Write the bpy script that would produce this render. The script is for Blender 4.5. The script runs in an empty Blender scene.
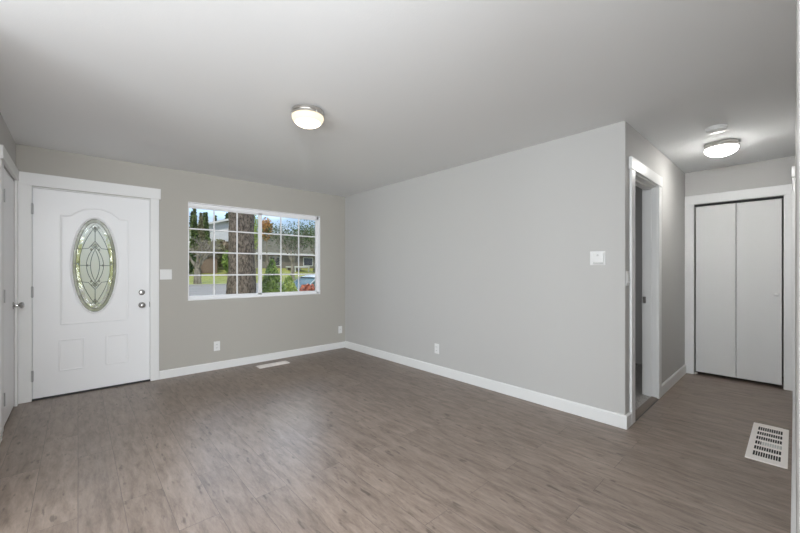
import bpy, bmesh, math, random
from mathutils import Vector, Matrix, noise as mnoise

S = bpy.context.scene
COL = S.collection
PI = math.pi
R = math.radians

# ------------------------------------------------------------------ camera
cam_d = bpy.data.cameras.new('camera')
cam_d.sensor_width = 36.0
cam_d.lens = 356.52 / 800 * 36
cam_d.shift_y = (269.63 - 266.5) / 800
cam_d.clip_start = 0.02
cam_d.clip_end = 400
cam = bpy.data.objects.new('camera', cam_d)
cam.location = (0, 0, 1.2593)
cam.rotation_euler = (PI / 2, 0, -0.7346)
COL.objects.link(cam)
S.camera = cam

# ------------------------------------------------------------------ view
S.view_settings.view_transform = 'Standard'
S.view_settings.look = 'None'
S.view_settings.gamma = 1
S.view_settings.use_curve_mapping = False
S.view_settings.exposure = 0.0
S.cycles.use_denoising = True
S.cycles.max_bounces = 10
S.cycles.diffuse_bounces = 6
S.cycles.transparent_max_bounces = 16
S.cycles.sample_clamp_indirect = 6
S.cycles.caustics_reflective = False
S.cycles.caustics_refractive = False

# ------------------------------------------------------------------ sky
W = bpy.data.worlds.new('sky')
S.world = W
W.use_nodes = True
nt = W.node_tree
nt.nodes.clear()
def wn(t, **k):
    n = nt.nodes.new(t)
    for a, b in k.items(): setattr(n, a, b)
    return n
tc = wn('ShaderNodeTexCoord'); sep = wn('ShaderNodeSeparateXYZ')
nt.links.new(tc.outputs['Generated'], sep.inputs[0])
grad = wn('ShaderNodeValToRGB')
grad.color_ramp.elements[0].position = 0.0; grad.color_ramp.elements[0].color = (0.62, 0.80, 1.0, 1)
grad.color_ramp.elements[1].position = 0.35; grad.color_ramp.elements[1].color = (0.30, 0.52, 0.90, 1)
nt.links.new(sep.outputs['Z'], grad.inputs[0])
mp = wn('ShaderNodeMapping'); mp.inputs['Scale'].default_value = (3.2, 3.2, 7.0); mp.inputs['Location'].default_value = (0.35, 0.1, 0.3)
nt.links.new(tc.outputs['Generated'], mp.inputs[0])
nz = wn('ShaderNodeTexNoise'); nz.inputs['Scale'].default_value = 1.0; nz.inputs['Detail'].default_value = 6
nt.links.new(mp.outputs[0], nz.inputs['Vector'])
cr = wn('ShaderNodeValToRGB'); cr.color_ramp.elements[0].position = 0.47; cr.color_ramp.elements[1].position = 0.60
nt.links.new(nz.outputs[0], cr.inputs[0])
mx = wn('ShaderNodeMixRGB'); mx.inputs[2].default_value = (1.0, 1.0, 1.0, 1)
nt.links.new(cr.outputs[0], mx.inputs[0]); nt.links.new(grad.outputs[0], mx.inputs[1])
bg = wn('ShaderNodeBackground')
# unseen bright patch added high in the sky for the sheen on the floor
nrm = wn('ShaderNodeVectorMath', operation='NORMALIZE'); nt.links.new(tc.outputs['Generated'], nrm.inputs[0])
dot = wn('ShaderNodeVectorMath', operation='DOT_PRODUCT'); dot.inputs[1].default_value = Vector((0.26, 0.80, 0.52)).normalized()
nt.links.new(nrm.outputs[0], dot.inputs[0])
sky_boost = wn('ShaderNodeMapRange'); sky_boost.interpolation_type = 'SMOOTHSTEP'
for k_, v_ in (('From Min', 0.90), ('From Max', 0.96), ('To Min', 1.0), ('To Max', 6.8)): sky_boost.inputs[k_].default_value = v_
nt.links.new(dot.outputs['Value'], sky_boost.inputs['Value']); nt.links.new(sky_boost.outputs[0], bg.inputs['Strength'])
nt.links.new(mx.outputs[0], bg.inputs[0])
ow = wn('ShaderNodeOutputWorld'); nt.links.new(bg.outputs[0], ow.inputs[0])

# ------------------------------------------------------------------ sun and added fill lights
def lamp(name, kind, loc, target, energy, color=(1, 1, 1), **k):
    d = bpy.data.lights.new(name, kind); d.energy = energy; d.color = color
    for a, b in k.items(): setattr(d, a, b)
    o = bpy.data.objects.new(name, d); COL.objects.link(o); o.location = loc
    o.rotation_euler = (Vector(target) - Vector(loc)).to_track_quat('-Z', 'Y').to_euler()
    return o
lamp('sun', 'SUN', (0, 0, 30), (14, 18, 4), 2.7, (1.0, 0.95, 0.86), angle=R(3))
# unseen fill lights, added by the side and rear walls behind the camera
lamp('fill_side', 'AREA', (-3.30, -0.3, 1.35), (3, 2.2, 1.9), 180, (0.87, 0.945, 1.0), shape='RECTANGLE', size=3.4, size_y=1.6)
lamp('fill_rear', 'AREA', (-1.25, -2.80, 1.25), (1.2, 4, 2.7), 215, (0.91, 0.96, 1.0), shape='RECTANGLE', size=2.6, size_y=2.0)

lamp('fill_bedroom', 'AREA', (3.50, 2.6, 1.5), (5.0, 2.6, 1.4), 5, (0.96, 0.98, 1.0), shape='RECTANGLE', size=1.2, size_y=1.2)  # added fill for the bedroom, which has no window
pl = lamp('window_portal', 'AREA', (1.874, 5.0, 1.48), (1.874, 0, 1.48), 1, shape='RECTANGLE', size=1.76, size_y=1.18)
pl.data.cycles.is_portal = True
# unseen fill bulb added over the camera to brighten room and hall
lamp('overhead_fill', 'POINT', (-0.25, 0.22, 2.14), (0, 0, 0), 112, (0.93, 0.965, 1.0), shadow_soft_size=0.14)

# ------------------------------------------------------------------ materials
M = {}
def mat(name, color, rough=0.5, metal=0.0, spec=0.5, **k):
    m = bpy.data.materials.new(name); m.use_nodes = True
    b = m.node_tree.nodes['Principled BSDF']
    b.inputs['Base Color'].default_value = (*color, 1)
    b.inputs['Roughness'].default_value = rough
    b.inputs['Metallic'].default_value = metal
    b.inputs['Specular IOR Level'].default_value = spec
    for a, v in k.items():
        b.inputs[a.replace('_', ' ')].default_value = v
    M[name] = m
    return m
def N(m, t, **k):
    n = m.node_tree.nodes.new(t)
    for a, b in k.items(): setattr(n, a, b)
    return n
def L(m, a, b): m.node_tree.links.new(a, b)
def P(m): return m.node_tree.nodes['Principled BSDF']
def add_bump(m, scale, dist, detail=3, strength=1.0, stretch=None):
    t = N(m, 'ShaderNodeTexCoord'); n = N(m, 'ShaderNodeTexNoise')
    n.inputs['Scale'].default_value = scale; n.inputs['Detail'].default_value = detail
    if stretch:
        mp = N(m, 'ShaderNodeMapping'); mp.inputs['Scale'].default_value = stretch
        L(m, t.outputs['Object'], mp.inputs[0]); L(m, mp.outputs[0], n.inputs['Vector'])
    else:
        L(m, t.outputs['Object'], n.inputs['Vector'])
    b = N(m, 'ShaderNodeBump'); b.inputs['Distance'].default_value = dist; b.inputs['Strength'].default_value = strength
    L(m, n.outputs[0], b.inputs['Height']); L(m, b.outputs[0], P(m).inputs['Normal'])
    return n
def speckle(m, scale, c1, c2, p1=0.35, p2=0.65, stretch=None, detail=4):
    t = N(m, 'ShaderNodeTexCoord'); n = N(m, 'ShaderNodeTexNoise')
    n.inputs['Scale'].default_value = scale; n.inputs['Detail'].default_value = detail
    if stretch:
        mp = N(m, 'ShaderNodeMapping'); mp.inputs['Scale'].default_value = stretch
        L(m, t.outputs['Object'], mp.inputs[0]); L(m, mp.outputs[0], n.inputs['Vector'])
    else:
        L(m, t.outputs['Object'], n.inputs['Vector'])
    r = N(m, 'ShaderNodeValToRGB')
    r.color_ramp.elements[0].position = p1; r.color_ramp.elements[0].color = (*c1, 1)
    r.color_ramp.elements[1].position = p2; r.color_ramp.elements[1].color = (*c2, 1)
    L(m, n.outputs[0], r.inputs[0]); L(m, r.outputs[0], P(m).inputs['Base Color'])

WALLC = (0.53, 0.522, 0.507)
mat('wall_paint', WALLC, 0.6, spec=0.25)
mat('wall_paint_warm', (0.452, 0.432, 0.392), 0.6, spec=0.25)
mat('ceiling_paint', (0.84, 0.85, 0.855), 0.85, spec=0.15); add_bump(M['ceiling_paint'], 110, 0.0004)
mat('trim_white', (0.80, 0.80, 0.79), 0.38, spec=0.45)
mat('door_white', (0.86, 0.86, 0.865), 0.35, spec=0.45)
mat('closet_white', (0.70, 0.70, 0.69), 0.45, spec=0.4)
mat('vinyl_white', (0.90, 0.90, 0.91), 0.35)
mat('plastic_white', (0.80, 0.80, 0.79), 0.35)
mat('plastic_dim', (0.55, 0.55, 0.54), 0.4)
mat('register_white', (0.90, 0.85, 0.81), 0.4)
mat('slot_dark', (0.02, 0.02, 0.02), 0.8)
mat('nickel', (0.62, 0.60, 0.57), 0.28, metal=1.0)
mat('chrome', (0.55, 0.54, 0.53), 0.22, metal=1.0)
mat('hinge_grey', (0.45, 0.45, 0.45), 0.4, metal=0.7)
mat('lead', (0.10, 0.10, 0.09), 0.45, metal=0.6)
mat('threshold_dark', (0.03, 0.03, 0.03), 0.5)
mat('strip_wood', (0.16, 0.125, 0.10), 0.5)
m = mat('carpet', (0.42, 0.41, 0.40), 0.95, spec=0.1); speckle(m, 110, (0.22, 0.21, 0.20), (0.60, 0.58, 0.56)); add_bump(m, 220, 0.006)
mat('curtain_grey', (0.22, 0.22, 0.22), 0.8)

def glow(name, color, lo, hi, base, start=-0.15):
    """opal glass lit by a bulb inside: hottest underneath, dimmer toward its rim"""
    m = mat(name, base, 0.25); p = P(m)
    p.inputs['Emission Color'].default_value = (*color, 1)
    g = N(m, 'ShaderNodeNewGeometry'); q = N(m, 'ShaderNodeSeparateXYZ'); L(m, g.outputs['Normal'], q.inputs[0])
    mr_ = N(m, 'ShaderNodeMapRange')
    for k_, v_ in (('From Min', start), ('From Max', -1.0), ('To Min', lo), ('To Max', hi)): mr_.inputs[k_].default_value = v_
    L(m, q.outputs['Z'], mr_.inputs['Value']); L(m, mr_.outputs[0], p.inputs['Emission Strength'])
glow('opal_warm', (1.0, 0.84, 0.60), 1.15, 18.0, (0.25, 0.22, 0.16), -0.75)
glow('opal_cool', (1.0, 0.985, 0.95), 9.5, 72.0, (0.8, 0.8, 0.8))

def thin_glass(name, tint, gloss=0.06, rough=0.0):
    m = bpy.data.materials.new(name); m.use_nodes = True; t = m.node_tree; t.nodes.clear()
    tr = t.nodes.new('ShaderNodeBsdfTransparent'); tr.inputs[0].default_value = (*tint, 1)
    gl = t.nodes.new('ShaderNodeBsdfGlossy'); gl.inputs['Roughness'].default_value = rough
    fr = t.nodes.new('ShaderNodeFresnel'); fr.inputs[0].default_value = 1.45
    mx = t.nodes.new('ShaderNodeMixShader'); o = t.nodes.new('ShaderNodeOutputMaterial')
    t.links.new(fr.outputs[0], mx.inputs[0]); t.links.new(tr.outputs[0], mx.inputs[1]); t.links.new(gl.outputs[0], mx.inputs[2])
    t.links.new(mx.outputs[0], o.inputs[0]); M[name] = m
thin_glass('window_glass', (0.97, 0.98, 0.97))
m = mat('textured_glass', (0.92, 0.90, 0.80), 0.6, Transmission_Weight=0.62, IOR=1.3); add_bump(m, 90, 0.004)
m = mat('bevel_glass', (0.80, 0.79, 0.68), 0.12, Transmission_Weight=0.85, IOR=1.45); add_bump(m, 14, 0.012, 1)

m = mat('border_glass', (0.50, 0.50, 0.40), 0.25, Transmission_Weight=0.6, IOR=1.4); add_bump(m, 12, 0.010, 1)
# floor: wood-look planks running toward the front wall
m = mat('floor_planks', (0.2, 0.17, 0.15), 0.34, spec=0.5)
tcn = N(m, 'ShaderNodeTexCoord'); sp = N(m, 'ShaderNodeSeparateXYZ'); L(m, tcn.outputs['Object'], sp.inputs[0])
cb = N(m, 'ShaderNodeCombineXYZ'); L(m, sp.outputs['Y'], cb.inputs['X']); L(m, sp.outputs['X'], cb.inputs['Y'])
br = N(m, 'ShaderNodeTexBrick'); L(m, cb.outputs[0], br.inputs['Vector'])
br.offset = 0.37; br.offset_frequency = 2; br.squash = 1.0
for k, v in (('Scale', 1.0), ('Mortar Size', 0.0011), ('Mortar Smooth', 0.3), ('Bias', 0.0), ('Brick Width', 1.22), ('Row Height', 0.181)):
    br.inputs[k].default_value = v
br.inputs['Color1'].default_value = (0, 0, 0, 1); br.inputs['Color2'].default_value = (1, 1, 1, 1); br.inputs['Mortar'].default_value = (0.5, 0.5, 0.5, 1)
# grain coordinates: shifted per plank
off = N(m, 'ShaderNodeVectorMath', operation='SCALE'); off.inputs['Scale'].default_value = 37.0
L(m, br.outputs['Color'], off.inputs[0])
ad = N(m, 'ShaderNodeVectorMath', operation='ADD'); L(m, cb.outputs[0], ad.inputs[0]); L(m, off.outputs[0], ad.inputs[1])
mpg = N(m, 'ShaderNodeMapping'); mpg.inputs['Scale'].default_value = (5.0, 24.0, 1.0); L(m, ad.outputs[0], mpg.inputs[0])
g1 = N(m, 'ShaderNodeTexNoise'); g1.inputs['Scale'].default_value = 1.0; g1.inputs['Detail'].default_value = 8; g1.inputs['Roughness'].default_value = 0.72
g1.inputs['Distortion'].default_value = 0.3
L(m, mpg.outputs[0], g1.inputs['Vector'])
mpk = N(m, 'ShaderNodeMapping'); mpk.inputs['Scale'].default_value = (6.5, 24.0, 1.0); L(m, ad.outputs[0], mpk.inputs[0])
g2 = N(m, 'ShaderNodeTexNoise'); g2.inputs['Scale'].default_value = 1.3; g2.inputs['Detail'].default_value = 3; L(m, mpk.outputs[0], g2.inputs['Vector'])
knot = N(m, 'ShaderNodeValToRGB'); knot.color_ramp.elements[0].position = 0.63; knot.color_ramp.elements[1].position = 0.72
L(m, g2.outputs[0], knot.inputs[0])
ramp = N(m, 'ShaderNodeValToRGB')
e = ramp.color_ramp.elements
e[0].position = 0.26; e[0].color = (0.110, 0.078, 0.058, 1)
e[1].position = 0.76; e[1].color = (0.345, 0.272, 0.222, 1)
x = e.new(0.50); x.color = (0.232, 0.177, 0.142, 1)
L(m, g1.outputs[0], ramp.inputs[0])
hs = N(m, 'ShaderNodeHueSaturation'); hs.inputs['Saturation'].default_value = 0.95
mr = N(m, 'ShaderNodeMapRange'); mr.inputs['To Min'].default_value = 0.93; mr.inputs['To Max'].default_value = 1.07
L(m, br.outputs['Color'], mr.inputs['Value']); L(m, mr.outputs[0], hs.inputs['Value']); L(m, ramp.outputs[0], hs.inputs['Color'])
mk = N(m, 'ShaderNodeMixRGB'); mk.inputs[2].default_value = (0.045, 0.032, 0.025, 1)
km = N(m, 'ShaderNodeMath', operation='MULTIPLY'); km.inputs[1].default_value = 0.6
L(m, knot.outputs[0], km.inputs[0]); L(m, km.outputs[0], mk.inputs[0]); L(m, hs.outputs[0], mk.inputs[1])
ms = N(m, 'ShaderNodeMixRGB'); ms.inputs[2].default_value = (0.04, 0.033, 0.03, 1)
sm = N(m, 'ShaderNodeMath', operation='MULTIPLY'); sm.inputs[1].default_value = 0.75
L(m, br.outputs['Fac'], sm.inputs[0]); L(m, sm.outputs[0], ms.inputs[0]); L(m, mk.outputs[0], ms.inputs[1])
L(m, ms.outputs[0], P(m).inputs['Base Color'])
rr = N(m, 'ShaderNodeMapRange'); rr.inputs['To Min'].default_value = 0.30; rr.inputs['To Max'].default_value = 0.46
L(m, g1.outputs[0], rr.inputs['Value']); L(m, rr.outputs[0], P(m).inputs['Roughness'])
hb = N(m, 'ShaderNodeMath', operation='SUBTRACT'); L(m, g1.outputs[0], hb.inputs[0]); L(m, br.outputs['Fac'], hb.inputs[1])
bp = N(m, 'ShaderNodeBump'); bp.inputs['Distance'].default_value = 0.0012; bp.inputs['Strength'].default_value = 0.6
L(m, hb.outputs[0], bp.inputs['Height']); L(m, bp.outputs[0], P(m).inputs['Normal'])

# outdoor materials
m = mat('grass', (0.16, 0.24, 0.05), 0.9, spec=0.2); speckle(m, 3.0, (0.25, 0.26, 0.05), (0.40, 0.40, 0.11), detail=8)
m = mat('asphalt', (0.27, 0.27, 0.28), 0.9, spec=0.2); speckle(m, 1.5, (0.26, 0.235, 0.21), (0.36, 0.33, 0.30), stretch=(0.2, 2.0, 1))
mat('concrete', (0.42, 0.41, 0.39), 0.9)
m = mat('bark', (0.16, 0.12, 0.10), 0.95, spec=0.15); speckle(m, 26, (0.045, 0.034, 0.028), (0.26, 0.21, 0.18), 0.36, 0.66, stretch=(1.3, 1.3, 0.6), detail=6)
m = mat('bark_grey', (0.2, 0.18, 0.15), 0.95, spec=0.15); speckle(m, 5, (0.15, 0.13, 0.105), (0.36, 0.32, 0.27), stretch=(1, 1, 0.3))
def leaf(name, c1, c2, scale=2.5):
    m = mat(name, c1, 0.75, spec=0.25); speckle(m, scale, c1, c2, 0.36, 0.64, detail=3)
leaf('leaf_dark', (0.033, 0.065, 0.023), (0.111, 0.169, 0.058))
leaf('leaf_conifer', (0.052, 0.091, 0.026), (0.182, 0.247, 0.078))
leaf('leaf_shrub', (0.130, 0.221, 0.046), (0.312, 0.416, 0.117), 5)
leaf('leaf_bright', (0.221, 0.325, 0.065), (0.468, 0.546, 0.156), 5)
leaf('leaf_olive', (0.182, 0.182, 0.091), (0.351, 0.325, 0.195))
leaf('leaf_brown', (0.208, 0.156, 0.104), (0.390, 0.312, 0.221))
leaf('leaf_orange', (0.390, 0.156, 0.039), (0.600, 0.351, 0.104))
leaf('leaf_red', (0.390, 0.091, 0.046), (0.600, 0.208, 0.117), 6)
m = mat('siding_white', (0.78, 0.78, 0.80), 0.7)
t = N(m, 'ShaderNodeTexCoord'); w = N(m, 'ShaderNodeTexWave', wave_type='BANDS', bands_direction='Z'); w.inputs['Scale'].default_value = 1.6
bb = N(m, 'ShaderNodeBump'); bb.inputs['Distance'].default_value = 0.03; L(m, t.outputs['Object'], w.inputs['Vector']); L(m, w.outputs[0], bb.inputs['Height']); L(m, bb.outputs[0], P(m).inputs['Normal'])
m = mat('shingle', (0.20, 0.19, 0.15), 0.9); speckle(m, 2.2, (0.105, 0.095, 0.065), (0.18, 0.165, 0.12), stretch=(1, 1, 3))
mat('siding_brown', (0.24, 0.17, 0.13), 0.8)
mat('siding_umber', (0.20, 0.175, 0.15), 0.8)
mat('fascia_white', (0.75, 0.75, 0.74), 0.6)
mat('dark_pane', (0.03, 0.035, 0.045), 0.15)
mat('car_paint', (0.42, 0.46, 0.48), 0.6, spec=0.15)
mat('car_glass', (0.05, 0.11, 0.11), 0.5, spec=0.15)
mat('tyre', (0.02, 0.02, 0.02), 0.8)

# ------------------------------------------------------------------ helpers
WORLD = {}
def wloc(o): return WORLD.get(o.name, Vector((0, 0, 0))) if o else Vector((0, 0, 0))
def tag(o, label=None, cat=None, group=None, kind=None):
    if label: o['label'] = label
    if cat: o['category'] = cat
    if group: o['group'] = group
    if kind: o['kind'] = kind
    return o
def thing(name, loc, label=None, cat=None, group=None, kind=None, parent=None):
    o = bpy.data.objects.new(name, None); COL.objects.link(o)
    WORLD[o.name] = Vector(loc)
    if parent: o.parent = parent; o.location = Vector(loc) - wloc(parent)
    else: o.location = loc
    o.empty_display_size = 0.1
    return tag(o, label, cat, group, kind)
class MB:
    def __init__(s): s.bm = bmesh.new()
    def box(s, a, b, bev=0.0, seg=2):
        a = Vector(a); b = Vector(b)
        c = (a + b) / 2; d = b - a
        r = bmesh.ops.create_cube(s.bm, size=1.0)
        for v in r['verts']: v.co = Vector((v.co.x * d.x, v.co.y * d.y, v.co.z * d.z)) + c
        if bev:
            es = list({e for v in r['verts'] for e in v.link_edges})
            bmesh.ops.bevel(s.bm, geom=es, offset=bev, segments=seg, affect='EDGES', profile=0.5)
        return s
    def lathe(s, c, prof, axis='z', seg=48, cap=True):
        """prof: (radius, height) list along axis starting at c."""
        c = Vector(c); rings = []
        ax = {'x': (Vector((1, 0, 0)), Vector((0, 1, 0)), Vector((0, 0, 1))), 'y': (Vector((0, 1, 0)), Vector((0, 0, 1)), Vector((1, 0, 0))),
              'z': (Vector((0, 0, 1)), Vector((1, 0, 0)), Vector((0, 1, 0)))}[axis]
        for r, h in prof:
            if r < 1e-6: rings.append([s.bm.verts.new(c + ax[0] * h)])
            else: rings.append([s.bm.verts.new(c + ax[0] * h + (ax[1] * math.cos(2 * PI * i / seg) + ax[2] * math.sin(2 * PI * i / seg)) * r) for i in range(seg)])
        for A, B in zip(rings, rings[1:]):
            for i in range(seg):
                j = (i + 1) % seg
                if len(A) == 1 and len(B) == 1: continue
                if len(A) == 1: s.bm.faces.new((A[0], B[i], B[j]))
                elif len(B) == 1: s.bm.faces.new((A[i], B[0], A[j]))
                else: s.bm.faces.new((A[i], B[i], B[j], A[j]))
        if cap:
            for G in (rings[0], rings[-1]):
                if len(G) > 2: s.bm.faces.new(G)
        return s
    def tube(s, pts, rads, seg=8, closed=False):
        pts = [Vector(p) for p in pts]
        if not hasattr(rads, '__len__'): rads = [rads] * len(pts)
        rings = []; n = len(pts); up = None
        for i, p in enumerate(pts):
            if closed: d = pts[(i + 1) % n] - pts[i - 1]
            else: d = pts[min(i + 1, n - 1)] - pts[max(i - 1, 0)]
            d.normalize()
            if up is None:
                up = d.orthogonal().normalized()
            up = (up - d * up.dot(d)).normalized(); q = d.cross(up)
            rings.append([s.bm.verts.new(p + (up * math.cos(2 * PI * k / seg) + q * math.sin(2 * PI * k / seg)) * rads[i]) for k in range(seg)])
        pr = list(zip(rings, rings[1:]))
        if closed: pr.append((rings[-1], rings[0]))
        for A, B in pr:
            for k in range(seg):
                s.bm.faces.new((A[k], A[(k + 1) % seg], B[(k + 1) % seg], B[k]))
        if not closed:
            s.bm.faces.new(rings[0]); s.bm.faces.new(rings[-1])
        return s
    def prism(s, poly, a, b, axis='y'):
        """poly: 2-D outline; axis y -> (x,z) extruded a..b, x -> (y,z), z -> (x,y)."""
        def mk(p, t): return {'y': Vector((p[0], t, p[1])), 'x': Vector((t, p[0], p[1])), 'z': Vector((p[0], p[1], t))}[axis]
        A = [s.bm.verts.new(mk(p, a)) for p in poly]; B = [s.bm.verts.new(mk(p, b)) for p in poly]
        s.bm.faces.new(A); s.bm.faces.new(B)
        for i in range(len(poly)):
            j = (i + 1) % len(poly); s.bm.faces.new((A[i], A[j], B[j], B[i]))
        return s
    def quad(s, *p):
        s.bm.faces.new([s.bm.verts.new(Vector(q)) for q in p]); return s
    def build(s, name, mt, parent=None, smooth=False, label=None, **tg):
        bmesh.ops.recalc_face_normals(s.bm, faces=s.bm.faces)
        off = -wloc(parent) if parent else Vector((0, 0, 0))
        org = Vector((0, 0, 0))
        if not parent and tg.pop('recenter', False):
            xs = [v.co for v in s.bm.verts]
            org = Vector(((min(c.x for c in xs) + max(c.x for c in xs)) / 2, (min(c.y for c in xs) + max(c.y for c in xs)) / 2, min(c.z for c in xs)))
            off = -org
        tg.pop('recenter', None)
        bmesh.ops.translate(s.bm, verts=s.bm.verts, vec=off)
        me = bpy.data.meshes.new(name); s.bm.to_mesh(me); s.bm.free()
        me.materials.append(M[mt] if isinstance(mt, str) else mt)
        if smooth:
            for p in me.polygons: p.use_smooth = True
            try: me.set_sharp_from_angle(angle=R(40))
            except Exception: pass
        o = bpy.data.objects.new(name, me); COL.objects.link(o)
        o.location = org
        if parent: o.parent = parent
        WORLD[o.name] = (wloc(parent) if parent else org)
        tag(o, label, tg.get('cat'), tg.get('group'), tg.get('kind'))
        return o
def ST(mb, name, mt, parent=None, smooth=False, label=None):
    return mb.build(name, mt, parent, smooth, label, kind=None if parent else 'structure')

def wall(name, axis, t0, t1, u0, u1, z0, z1, holes=(), mt='wall_paint', label=None):
    """axis 'x': wall thickness along x (t0..t1), u = y. axis 'y': thickness along y, u = x. holes: (u0,u1,z0,z1)."""
    mb = MB()
    us = sorted({u0, u1, *[h[0] for h in holes], *[h[1] for h in holes]})
    zs = sorted({z0, z1, *[h[2] for h in holes], *[h[3] for h in holes]})
    bm = mb.bm; vs = {}
    def V(t, u, z):
        k = (t, u, z)
        if k not in vs: vs[k] = bm.verts.new((t, u, z) if axis == 'x' else (u, t, z))
        return vs[k]
    def solid(i, j):
        if i < 0 or j < 0 or i >= len(us) - 1 or j >= len(zs) - 1: return False
        cu = (us[i] + us[i + 1]) / 2; cz = (zs[j] + zs[j + 1]) / 2
        return not any(h[0] < cu < h[1] and h[2] < cz < h[3] for h in holes)
    for i in range(len(us) - 1):
        for j in range(len(zs) - 1):
            if not solid(i, j): continue
            a, b, c, d = us[i], us[i + 1], zs[j], zs[j + 1]
            for t in (t0, t1): bm.faces.new((V(t, a, c), V(t, b, c), V(t, b, d), V(t, a, d)))
            if not solid(i - 1, j): bm.faces.new((V(t0, a, c), V(t1, a, c), V(t1, a, d), V(t0, a, d)))
            if not solid(i + 1, j): bm.faces.new((V(t0, b, c), V(t1, b, c), V(t1, b, d), V(t0, b, d)))
            if not solid(i, j - 1): bm.faces.new((V(t0, a, c), V(t1, a, c), V(t1, b, c), V(t0, b, c)))
            if not solid(i, j + 1): bm.faces.new((V(t0, a, d), V(t1, a, d), V(t1, b, d), V(t0, b, d)))
    return ST(mb, name, mt, label=label)

# ------------------------------------------------------------------ room measures
H = 2.44
XR, YW, YH, XC, XL, YR = 3.218, 4.895, 0.901, 5.519, -0.433, -0.004
DX0, DX1, DZ = -0.322, 0.602, 2.045          # front door leaf
WX0, WX1, WZ0, WZ1 = 0.983, 2.765, 0.885, 2.078

# ------------------------------------------------------------------ shell
ST(MB().box((-3.62, -3.12, -0.12), (5.66, 5.03, 0.0)), 'floor', 'floor_planks', label='grey brown wood-look plank floor')
ST(MB().box((-3.62, -3.12, H), (6.3, 5.03, H + 0.12)), 'ceiling', 'ceiling_paint', label='smooth pale ceiling')
ST(MB().box((-5.3, -5.0, H + 0.12), (6.3, 5.03, H + 0.24)), 'roof', 'shingle')  # unseen slab with deep eaves, added to keep sun out at rear and side
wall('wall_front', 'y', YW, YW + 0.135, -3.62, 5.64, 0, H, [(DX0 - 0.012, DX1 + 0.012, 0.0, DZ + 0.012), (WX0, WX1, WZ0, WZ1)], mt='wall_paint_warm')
wall('wall_right', 'x', XR, XR + 0.12, YH, YW, 0, H)
wall('wall_hall_left', 'y', YH, YH + 0.12, XR + 0.12, XC, 0, H, [(3.425, 4.200, 0, 2.075)])
wall('wall_hall_end', 'x', XC, XC + 0.12, YR - 0.12, YW, 0, H, [(0.079, 0.812, 0, 2.04)])
wall('wall_hall_right', 'y', YR - 0.12, YR, 0.60, XC, 0, H, [(4.76, 5.42, 0, 2.06)])
wall('wall_left', 'x', XL - 0.12, XL, 2.5, YW, 0, H, [(4.155, 4.803, 0, 2.075)])
wall('wall_dining', 'y', 2.5, 2.62, -3.5, XL - 0.12, 0, H)
wall('wall_side', 'x', -3.62, -3.5, -3.0, YW, 0, H, [(-2.0, 1.4, 0.55, 2.15)])
wall('wall_rear', 'y', -3.12, -3.0, -3.62, 5.64, 0, H, [(-2.65, 0.15, 0.25, 2.25)])
wall('wall_kitchen', 'x', 2.6, 2.72, -3.0, YR - 0.12, 0, H)
# closets behind the hall end door
wall('wall_closet', 'x', 6.16, 6.28, YR - 0.12, 1.05, 0, H)
wall('wall_closet_left', 'y', 0.93, 1.05, XC + 0.12, 6.16, 0, H)
wall('wall_closet_right', 'y', YR - 0.12, YR, XC + 0.12, 6.16, 0, H)
ST(MB().box((5.66, -0.12, -0.12), (6.3, 1.05, 0.0)), 'floor_closet', 'floor_planks')
# bedroom beyond the hall doorway
ST(MB().box((XR + 0.12, YH + 0.122, 0.0), (XC, YW, 0.012)).box((3.437, YH + 0.045, 0.0), (4.188, YH + 0.122, 0.012)), 'floor_bedroom', 'carpet', label='pale grey speckled carpet')

# baseboards: a board with an eased top edge
def baseboard(name, axis, t, s, u0, u1, h=0.095, th=0.016, extra=None):
    mb = MB()
    prof = [(0, 0), (th, 0), (th, h - 0.010), (th * 0.55, h), (0, h)]
    def add(axis, t, s, u0, u1):
        poly = [(t + s * p, z) for p, z in prof]
        if axis == 'x':   # board on wall plane x=t, running along y ; polygon in (x,z)
            mb.prism(poly, u0, u1, 'y')
        else:             # on plane y=t running along x ; polygon in (y,z)
            mb.prism(poly, u0, u1, 'x')
    add(axis, t, s, u0, u1)
    for q in (extra or []): add(*q)
    return ST(mb, name, 'trim_white')
baseboard('baseboard_front', 'y', YW, -1, 0.692, XR)
baseboard('baseboard_right', 'x', XR, -1, YH - 0.016, YW - 0.016, 0.105)
baseboard('baseboard_hall_left', 'y', YH, -1, XR, 3.325, 0.105, extra=[('y', YH, -1, 4.292, XC)])
baseboard('baseboard_hall_right', 'y', YR, 1, 0.60, 4.66)
baseboard('baseboard_left', 'x', XL, 1, 2.5, 3.935)
# quiet bead on the outside wall corner
ST(MB().tube([(XR + 0.004, YH + 0.004, 0.105), (XR + 0.004, YH + 0.004, H)], 0.006, 12), 'trim_corner', 'wall_paint')

# casings
def casing(name, parts, bev=0.002):
    mb = MB()
    for a, b in parts: mb.box(a, b, bev, 1)
    return ST(mb, name, 'trim_white')
Y0 = YW - 0.02
casing('trim_front_door', [((XL, Y0, 0.0), (DX0 - 0.006, YW, 2.062)), ((DX1 + 0.006, Y0, 0.0), (0.690, YW, 2.062)),
                           ((XL, Y0 - 0.004, 2.062), (0.705, YW, 2.182))])
casing('trim_left_door', [((XL, 4.020, 0), (XL + 0.002, 4.148, 2.085)), ((XL, 3.935, 0), (XL + 0.010, 4.025, 2.085)), ((XL, 4.800, 0), (XL + 0.018, YW - 0.02, 2.085)), ((XL, 3.935, 2.085), (XL + 0.022, YW - 0.024, 2.185))])
casing('trim_hall_doorway', [((3.330, YH - 0.018, 0), (3.422, YH, 2.075)), ((4.197, YH - 0.018, 0), (4.289, YH, 2.075)), ((3.312, YH - 0.022, 2.075), (4.307, YH, 2.175))])
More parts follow.
